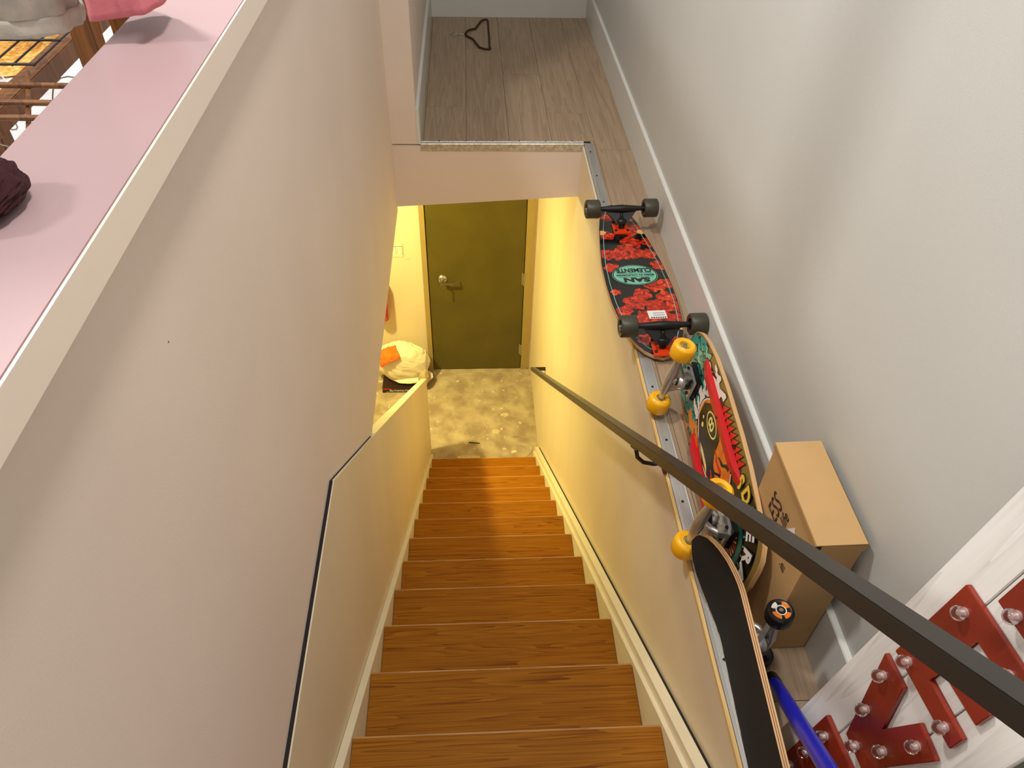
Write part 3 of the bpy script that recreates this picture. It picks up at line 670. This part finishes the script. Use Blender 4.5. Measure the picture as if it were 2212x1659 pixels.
put('eye_rim', ell(.072, .068), (-.02, -.262), .0024, C_ink); put('eye_teal', ell(.067, .063), (-.02, -.262), .0026, mat('dark_teal_print', (22, 92, 80), .3)); put('eye_ring', ell(.05, .047), (-.02, -.262), .0028, C_ink); put('eye_red', ell(.045, .042), (-.02, -.262), .0030, mat('dark_red_print', (96, 26, 30), .35)); put('eye_pupil', ell(.02, .018), (-.02, -.262), .0034, C_ink)
for i in range(22):
    a = 2*math.pi*i/22; put('vein_print', [(-.0012, -.01), (.0012, -.01), (.0004, .012)], (-.02+.033*math.cos(a), -.262+.031*math.sin(a)), .0032, C_cream if i % 3 else C_redp, a+1.57)
    put('lash_print', [(-.004, -.010), (.004, -.010), (0, .013)], (-.02+.074*math.cos(a), -.262+.07*math.sin(a)), .0022, C_teal, a-1.57)
for ch, x, y, rot, m_ in (('S', .096, -.185, -95, C_yel), ('D', .101, -.228, -100, C_yel), ('P', .096, -.272, -112, C_yel), ('E', .078, -.312, -130, C_wht), ('R', .045, -.342, -150, C_wht), ('A', .005, -.356, -172, C_wht)):
    for b_, mm, zo in ((.005, C_ink, .0032), (.0022, m_, .0042)):
        text_mesh('lettering', ch, .05, mm, g2, Matrix.Translation((x-.012, y, dk2.z(x, y)+zo)) @ Matrix.Rotation(R(rot), 4, 'Z'), b_, 1.0)
M_railred = mat('red_plastic_rail', (188, 16, 20), .35)
for sx, y0, y1 in ((.078, .215, -.185), (-.082, .10, -.20)):
    bm = new(); n = 14; sec = []
    for i in range(n+1):
        y = y1+(y0-y1)*i/n; e = min(i, n-i); h = .014 if e > 1 else (.004 if e == 0 else .010)
        z_ = dk2.z(sx, y)+.001; sec.append([bm.verts.new((sx+a*.011, y, z_+b)) for a, b in ((-1, 0), (-.75, h), (.75, h), (1, 0))])
    for A, B in zip(sec, sec[1:]):
        for k in range(4): bm.faces.new((A[k], A[(k+1) % 4], B[(k+1) % 4], B[k]))
    bm.faces.new(sec[0]); bm.faces.new(sec[-1][::-1])
    ra = obj('rail_guard', bm, M_railred, sk2)
    for y in (y0-.03, (y0+y1)/2, y1+.03): obj('rail_screw', b_lathe(new(), [(.0035, 0), (.003, .0015), (0, .002)], (sx, y, dk2.z(sx, y)+.0155), Z, 8), M_black, ra, True)
M_yel = mat('yellow_urethane', (246, 180, 18), .35, coat=.2); M_silver = mat('cast_aluminium', (196, 194, 192), .3, .8, noise=.08, nscale=40)
M_core = mat('wheel_core_print', (216, 206, 112), .35, rgb2=(158, 150, 84), nscale=70)
for y0, dn in ((.222, 1), (-.238, -1)):
    truck(sk2, dk2, y0, dn, .056, .078, .121, .031, .046, M_silver, M_silver, M_yel, M_core, (.029, .042), .013, .008, M_black, .42)

# --- popsicle board with black grip on its side
tab3 = [(0, 0), (.006, .026), (.02, .048), (.05, .072), (.09, .088), (.14, .0975), (.2, .1), (.8, .1), (.86, .0975), (.91, .088), (.95, .072), (.98, .048), (.994, .026), (1, 0)]
dk3 = Deck(.84, tab3, (.19, .052), (.18, .05), .005, .0115)
a3 = R(-2); y3 = Vector((.05, 1, 0)).normalized(); z3 = Vector((math.cos(a3), 0, -math.sin(a3))); x3 = y3.cross(z3).normalized(); z3 = x3.cross(y3).normalized()
sk3 = thing('skateboard', place((.817, -3.005, ZF+.1065), x3, y3, z3), 'popsicle skateboard with black grip tape on its side nearest the camera', 'skateboard', 'skateboards on the ledge')
obj('deck', dk3.solid(), M_ply, sk3, True)
bm = dk3.sheet(-.0118, .0015); obj('grip_tape', bm, M_grip, sk3, True)
ed = mat('ply_stripe', (120, 66, 40), .6)
bm = new()
for off in (.0035, .0075):
    for sg in (1, -1):
        prev = None
        for y in dk3.ys():
            h = dk3.hw(y)+.0002; z_ = dk3.z(h, y); a = bm.verts.new((sg*h, y, z_-off)); b = bm.verts.new((sg*h, y, z_-off-.0013))
            if prev: bm.faces.new((prev[0], a, b, prev[1]))
            prev = (a, b)
obj('ply_layers', bm, ed, sk3)
M_bw = mat('black_urethane', (16, 15, 15), .3)
M_wp = mat('wheel_print', (232, 120, 24), .35)
for y0, dn in ((.192, 1), (-.225, -1)):
    truck(sk3, dk3, y0, dn, .052, .068, .104, .0265, .034, M_silver, M_black, M_bw, M_black, (.027, .038), None, .006, M_black, .36)
for o in [c for c in sk3.children if c.name.startswith('wheel')]:
    me = o.data; cx = sum(v.co.x for v in me.vertices)/len(me.vertices); cy = sum(v.co.y for v in me.vertices)/len(me.vertices); cz = sum(v.co.z for v in me.vertices)/len(me.vertices)
    s = 1 if cx > 0 else -1
    bm = new(); b_prism(bm, ell(.0202, .0202), (cx+s*.0158, cy, cz), Y, Z, X*s, .0016); obj('wheel_decal', bm, C_ink, o)
    for k, (a, b, m_) in enumerate(((.30, 1.25, M_wp), (1.9, 2.9, M_wp), (3.3, 4.5, M_wp), (5.0, 5.9, C_wht))):
        poly = []
        for t in range(8): an = a+(b-a)*t/7; poly.append((.0185*math.cos(an), .0185*math.sin(an)))
        for t in range(8): an = b-(b-a)*t/7; rr = .0105+.002*math.sin(t*2.1); poly.append((rr*math.cos(an), rr*math.sin(an)))
        obj('wheel_decal', prism(poly, (cx+s*.0174, cy, cz), Y, Z, X*s, .0006), m_, o)
    obj('wheel_decal', b_lathe(new(), [(.0086, .0174), (.0105, .0176), (.0105, .0182), (.0086, .0182)], (cx, cy, cz), (s, 0, 0), 20), C_wht, o)

# ------------------------------------------------------------------ cardboard box
cbx = thing('cardboard_box', (.9455, -2.668, ZF), 'tall brown cardboard box standing on the ledge against the wall', 'box')
hx, hy, H = .0452, .12, .385
obj('box_body', box((-hx, -hy, .001), (hx, hy, H-.004)), M_card, cbx, bevel=.0015)
lidm = new(); b_prism(lidm, [(-hx-.0015, -.001), (hx+.001, .0015), (hx+.001, .0045), (-hx-.0015, .0025)], (0, -hy-.002, H-.003), X, Z, Y, 2*hy+.004)
obj('lid_flap', lidm, M_card, cbx)
obj('lid_lip', prism([(-hy+.004, H-.02), (hy, H-.013), (hy, H-.003), (-hy-.002, H-.003)], (-hx-.0022, 0, 0), Y, Z, X, .0022), M_cardedge, cbx)
obj('front_tuck', prism([(-hx+.006, H-.006), (hx+.002, H-.022), (hx+.002, H-.004), (-hx+.006, H-.0035)], (0, -hy-.0016, 0), X, Z, Y, .0016), M_card, cbx)
obj('corner_slot', prism([(-hx-.003, H-.012), (-hx+.008, H-.012), (-hx+.008, H-.0035), (-hx-.003, H-.0035)], (0, -hy-.003, 0), X, Z, Y, .0015), M_gap, cbx)
# print on the left face reads upward: text right = +Z, text up = +Y
def face_text(s, size, y, z, sx=.8):
    m = Matrix(((0, 0, -1), (0, 1, 0), (1, 0, 0))).to_4x4()
    m = Matrix((Vector((0, 0, 1)), Vector((0, 1, 0)), Vector((-1, 0, 0)))).transposed().to_4x4(); m.translation = (-hx-.0012, y, z)
    o = text_mesh('box_print', s, size, M_ink, cbx, m, 0.0, sx)
    return o
face_text('ESS', .066, .034, .285, .62)
face_text('life', .040, -.008, .305, .75)
face_text('in', .034, -.062, .225, .75)
wl = prism([(-.018, 0), (.018, 0), (0, .030)], (-hx-.0010, -.045, .31), Vector((0, -.45, -.9)).normalized(), Vector((0, -.9, .45)).normalized()*-1, -X, .0006)
obj('white_label', prism([(-.075, .288), (-.045, .330), (-.020, .290)], (-hx-.0016, 0, 0), Y, Z, X, .0012), M_paper, cbx)

# ------------------------------------------------------------------ wooden sign with red bulb letters
ax = Vector((.124, -.009, .992)).normalized(); wv = Vector((.12, -.993, -.024)); wv = (wv-ax*wv.dot(ax)).normalized(); nn = ax.cross(wv).normalized()   # nn points to the wall
P0 = Vector((.9148, -2.986, 3.3597)); S = .9319
sg_m = place(P0, wv, ax, wv.cross(ax))   # local X = across, Y = up the sign, Z = towards viewer
sgn_ = thing('marquee_sign', sg_m, 'whitewashed plank sign with red bulb letters standing on end against the wall', 'sign')
u0, u1 = -.528, .36
vs_ = [0, .078*S, .162*S, .246*S]
for a, b in zip(vs_, vs_[1:]): obj('sign_plank', box((a+.001, u0, -.010), (b-.001, u1, 0)), M_signwood, sgn_, bevel=.0012)
obj('sign_backing', box((.004, u0+.004, -.0132), (.222, u1-.004, -.0103)), M_gap, sgn_)
def bulb(par, v, u):
    g = obj('bulb', b_lathe(new(), [(.006, 0), (.0075, .003), (.0098, .007), (.010, .011), (.0083, .0148), (.0048, .0174), (0, .0182)], (v, u, .0105), Z, 20), M_glass, par, True)
    obj('bulb_socket', b_lathe(new(), [(.0072, 0), (.0072, .003), (.0036, .004), (.0028, .009), (0, .010)], (v, u, .0100), Z, 14), M_fil, g, True)
def letter(poly, bulbs, lab):
    bm = prism([(a*S, b*S) for a, b in poly], (0, 0, .0005), X, Y, Z, .0095)
    o = obj('letter', bm, M_red, sgn_, bevel=.0012); o['label'] = lab
    for v, u in bulbs: bulb(o, v*S, u*S)
v_poly = [(.038, -.085), (.095, -.087), (.120, -.186), (.145, -.092), (.197, -.10), (.149, -.279), (.090, -.276)]
letter(v_poly, [(.062, -.113), (.083, -.192), (.115, -.262), (.146, -.20), (.168, -.12)], 'red letter V with clear bulbs')
def e_poly(b): return [(.046, b), (.194, b), (.194, b+.034), (.108, b+.034), (.108, b+.070), (.189, b+.070), (.189, b+.104), (.108, b+.104), (.108, b+.158), (.19, b+.158), (.19, b+.196), (.046, b+.196)]
letter(e_poly(-.061), [(.072, .105), (.072, .035), (.071, -.045), (.169, -.045), (.165, .112)], 'upper red letter E with clear bulbs')
letter(e_poly(-.503), [(.072, -.335), (.072, -.41), (.069, -.484), (.165, -.335), (.168, -.484)], 'lower red letter E with clear bulbs')
letter([(.088, .164), (.150, .164), (.150, .316), (.20, .316), (.20, .36), (.040, .36), (.040, .316), (.088, .316)], [(.117, .178), (.117, .25), (.117, .335), (.06, .338), (.175, .338)], 'red letter T with clear bulbs')

# ------------------------------------------------------------------ blue pole
pa, pb = Vector((.895, -2.864, ZF+.020)), Vector((.832, -3.040, 3.066))
pd = (pb-pa).normalized()
bp_ = thing('broom_handle', pa, 'blue pole propped diagonally in front of the white sign', 'pole')
obj('pole', b_tube(new(), [Vector((0, 0, 0)), pd*.62], .0138, 16), mat('blue_plastic', (14, 22, 168), .35), bp_, True)
obj('end_ferrule', b_tube(new(), [pd*-.008, pd*.035], .0146, 16), M_black, bp_, True)

# ------------------------------------------------------------------ hanger on the far floor
hg_ = thing('clothes_hanger', (.36, .82, ZF), 'slim brown velvet clothes hanger lying on the upper landing floor', 'hanger')
hp = [(.286, .820), (.300, .877), (.324, .897), (.343, .905), (.360, .972), (.378, 1.035), (.398, 1.058), (.413, 1.055), (.4165, 1.03), (.417, .947), (.417, .75), (.416, .63), (.420, .612), (.412, .598), (.388, .602), (.361, .626), (.344, .687), (.329, .745), (.300, .785)]
obj('hanger_frame', b_tube(new(), [(x-.36, y-.82, .0065) for x, y in hp], .0055, 10, True), mat('brown_velvet', (66, 46, 22), .9), hg_, True)
hk = [(.286, .822), (.257, .822), (.247, .810), (.231, .797), (.217, .800), (.207, .828), (.212, .850), (.224, .856)]
obj('hanger_hook', b_tube(new(), [(x-.36, y-.82, .006) for x, y in hk], .0019, 8), M_steel, hg_, True)

# ------------------------------------------------------------------ shop corner beyond the left wall
struct('floor_shop', box((-4.5, -5.2, ZF-.02), (-.126, 3.2, ZF)), mat('pale_shop_floor', (214, 206, 204), .4, noise=.06, nscale=3), 'pale floor of the shop beyond the left wall')
struct('wall_shop_far', box((-4.6, -5.2, ZF-.02), (-4.5, 3.2, 5.4)), M_right, 'far wall of the shop')
struct('wall_shop_end', box((-4.5, 3.2, ZF-.02), (.078, 3.3, 5.4)), M_right, 'end wall of the shop')
rk = thing('display_rack', (-.5, -2.0, ZF), 'brown wooden display rack with rods just beyond the left wall', 'rack')
def W2L(p): return Vector(p)-Vector((-.5, -2.0, ZF))
for (x0, y0, x1, y1) in ((-.415, -2.075, -.375, -2.035), (-.375, -1.995, -.335, -1.955), (-.66, -2.075, -.62, -2.035)):
    a = W2L((x0, y0, ZF)); b = W2L((x1, y1, 4.05)); obj('post', box(a, b), M_brown, rk, bevel=.002)
for z in (3.70, 3.45): a = W2L((-.585, -2.6, z-.02)); b = W2L((-.545, -1.6, z+.02)); obj('beam', box(a, b), M_brown, rk, bevel=.002)
for y in (-2.117, -2.19, -2.25): obj('rod', b_tube(new(), [W2L((-.75, y, 3.75)), W2L((-.40, y-.008, 3.75))], .0055, 10), M_brown, rk, True)
for x in (-.62, -.48): obj('slanted_rod', b_tube(new(), [W2L((x-.05, -2.05, 3.745)), W2L((x+.06, -2.33, 3.735))], .0045, 8), M_brown, rk, True)
gr_ = thing('wire_shelf', (-.6, -2.0, 3.8), 'black wire grid shelf on the wooden rack beyond the left wall', 'shelf')
k = 0
for x in [-.85+.036*i for i in range(12)]: obj('grid_wire', b_tube(new(), [(x+.6, -.16, 0), (x+.6, .45, 0)], .0019, 6), M_black, gr_, True)
for y in [-2.16+.115*i for i in range(6)]: obj('grid_wire', b_tube(new(), [(-.25, y+2.0, .002), (.15, y+2.0, .002)], .0026, 6), M_black, gr_, True)
ha = thing('straw_hat', (-1.30, -.72, ZF+.474), 'yellow straw hat on a white stand seen through the wire shelf', 'hat')
M_straw = mat('straw', (240, 196, 110), .7, rgb2=(190, 130, 50), nscale=9, stretch=(6, 6, 30))
obj('brim', b_lathe(new(), [(.10, 0), (.16, -.004), (.22, -.015), (.23, -.012), (.16, .004), (.10, .008)], (0, 0, 0), Z, 40), M_straw, ha, True)
obj('crown', b_lathe(new(), [(.10, .0), (.098, .06), (.085, .09), (.05, .1), (0, .095)], (0, 0, 0), Z, 36), M_straw, ha, True)
pd_ = thing('display_plinth', (-1.35, -.6, ZF), 'white display plinth standing on the shop floor under the straw hat', 'plinth')
obj('plinth_body', box((-.32, -.32, 0), (.32, .4, .43)), mat('white_laminate', (244, 242, 244), .3), pd_, bevel=.006)
obj('plinth_top', box((-.335, -.335, .431), (.335, .415, .455)), mat('white_laminate', (244, 242, 244)), pd_, bevel=.003)
# chain / jumbled jewellery wires in the rack
cw = thing('wire_loops', (-.6, -2.0, 3.62), 'tangle of thin pale wire loops inside the wooden rack', 'wire')
rw = random.Random(3)
for i in range(9):
    c = Vector((rw.uniform(-.12, .16), rw.uniform(-.25, .12), rw.uniform(0, .06))); r_ = rw.uniform(.025, .06); ph = rw.random()*6
    obj('wire_loop', b_tube(new(), [c+Vector((r_*math.cos(t), r_*1.3*math.sin(t), .02*math.sin(2*t+ph))) for t in [2*math.pi*q/24 for q in range(24)]], .0016, 6, True), M_fil if i % 2 else M_steel, cw, True)

def garment(name, pts_top, depth, hem, top, m, m2, band, label, cat, seed, rb=0):
    """hanging garment: closed tube of cloth; outline ring in plan given by pts_top, from z=hem to z=top"""
    cx = sum(p[0] for p in pts_top)/len(pts_top); cy = sum(p[1] for p in pts_top)/len(pts_top)
    e = thing(name, (cx, cy, hem), label, cat)
    n = 72; ring = []
    P = [Vector((p[0]-cx, p[1]-cy, 0)) for p in pts_top]; seg = len(P)
    for i in range(n):
        t = i/n*seg; k = int(t); f = t-k; a, b, c, d_ = P[k-1], P[k], P[(k+1) % seg], P[(k+2) % seg]
        ring.append(.5*((2*b)+(c-a)*f+(2*a-5*b+4*c-d_)*f*f+(3*b-a-3*c+d_)*f**3))
    def build(z0, z1, rows, swell, wav):
        bm = new(); G = []
        for j in range(rows+1):
            t = j/rows; z_ = z0+(z1-z0)*t; row = []
            for i in range(n):
                q = ring[i].copy(); s_ = swell(t); w_ = wav*mn.noise(Vector((math.cos(i/n*6.28)*3, math.sin(i/n*6.28)*3+seed, t*.8)))
                rib = (.0012*math.sin(i*2*math.pi/n*36)) if rb and z1-z0 < .1 else 0
                q = q*(s_+w_)+q.normalized()*rib if q.length > 0 else q
                dz = .012*mn.noise(Vector((q.x*14, q.y*14, seed))) if hem else 0
                row.append(bm.verts.new((q.x, q.y, z_+dz)))
            G.append(row)
        for A, B in zip(G, G[1:]):
            for i in range(n): bm.faces.new((A[i], A[(i+1) % n], B[(i+1) % n], B[i]))
        return bm
    o = obj('cloth_body', build(band, top-hem, 14, lambda t: 1+.10*t, .10), m, e, True); s1 = o.modifiers.new('thick', 'SOLIDIFY'); s1.thickness = .003
    o2 = obj('hem_band', build(0, band, 4, lambda t: 1+.0*t, .10), m2, e, True); s2 = o2.modifiers.new('thick', 'SOLIDIFY'); s2.thickness = .004
    return e
M_gry = mat('grey_knit', (196, 186, 172), .95, rgb2=(172, 168, 158), nscale=40, bump=.3, bscale=260)
garment('grey_shirt', [(-.32, -2.61), (-.24, -2.585), (-.18, -2.566), (-.175, -2.51), (-.24, -2.47), (-.33, -2.51)], .1, 3.995, 4.6, M_gry, M_gry, .02, 'heather grey shirt hem hanging over the wooden rack', 'shirt', 1.0)
M_pink = mat('pink_jersey', (226, 140, 148), .9, bump=.2, bscale=300); M_pink2 = mat('pink_rib', (206, 116, 124), .9, bump=.2, bscale=300)
garment('pink_sweater', [(-.135, -2.585), (-.10, -2.582), (-.066, -2.575), (-.066, -2.50), (-.10, -2.47), (-.14, -2.50)], .1, 4.018, 4.6, mat('pale_pink_jersey', (236, 190, 186), .9, bump=.2, bscale=300), M_pink2, .03, 'pink sweater with ribbed hem hanging above the white cap shelf', 'sweater', 5.0, 1)
mr = thing('maroon_knit', (-.096, -2.955, 3.9885), 'dark maroon fluffy knit lying on the cap shelf at the left edge', 'knitwear')
blob('knit_body', (0, 0, .017), (.026, .040, .017), mat('maroon_yarn', (50, 8, 14), .95, bump=.5, bscale=200), mr, 6.1, .18, -.0165, .22)
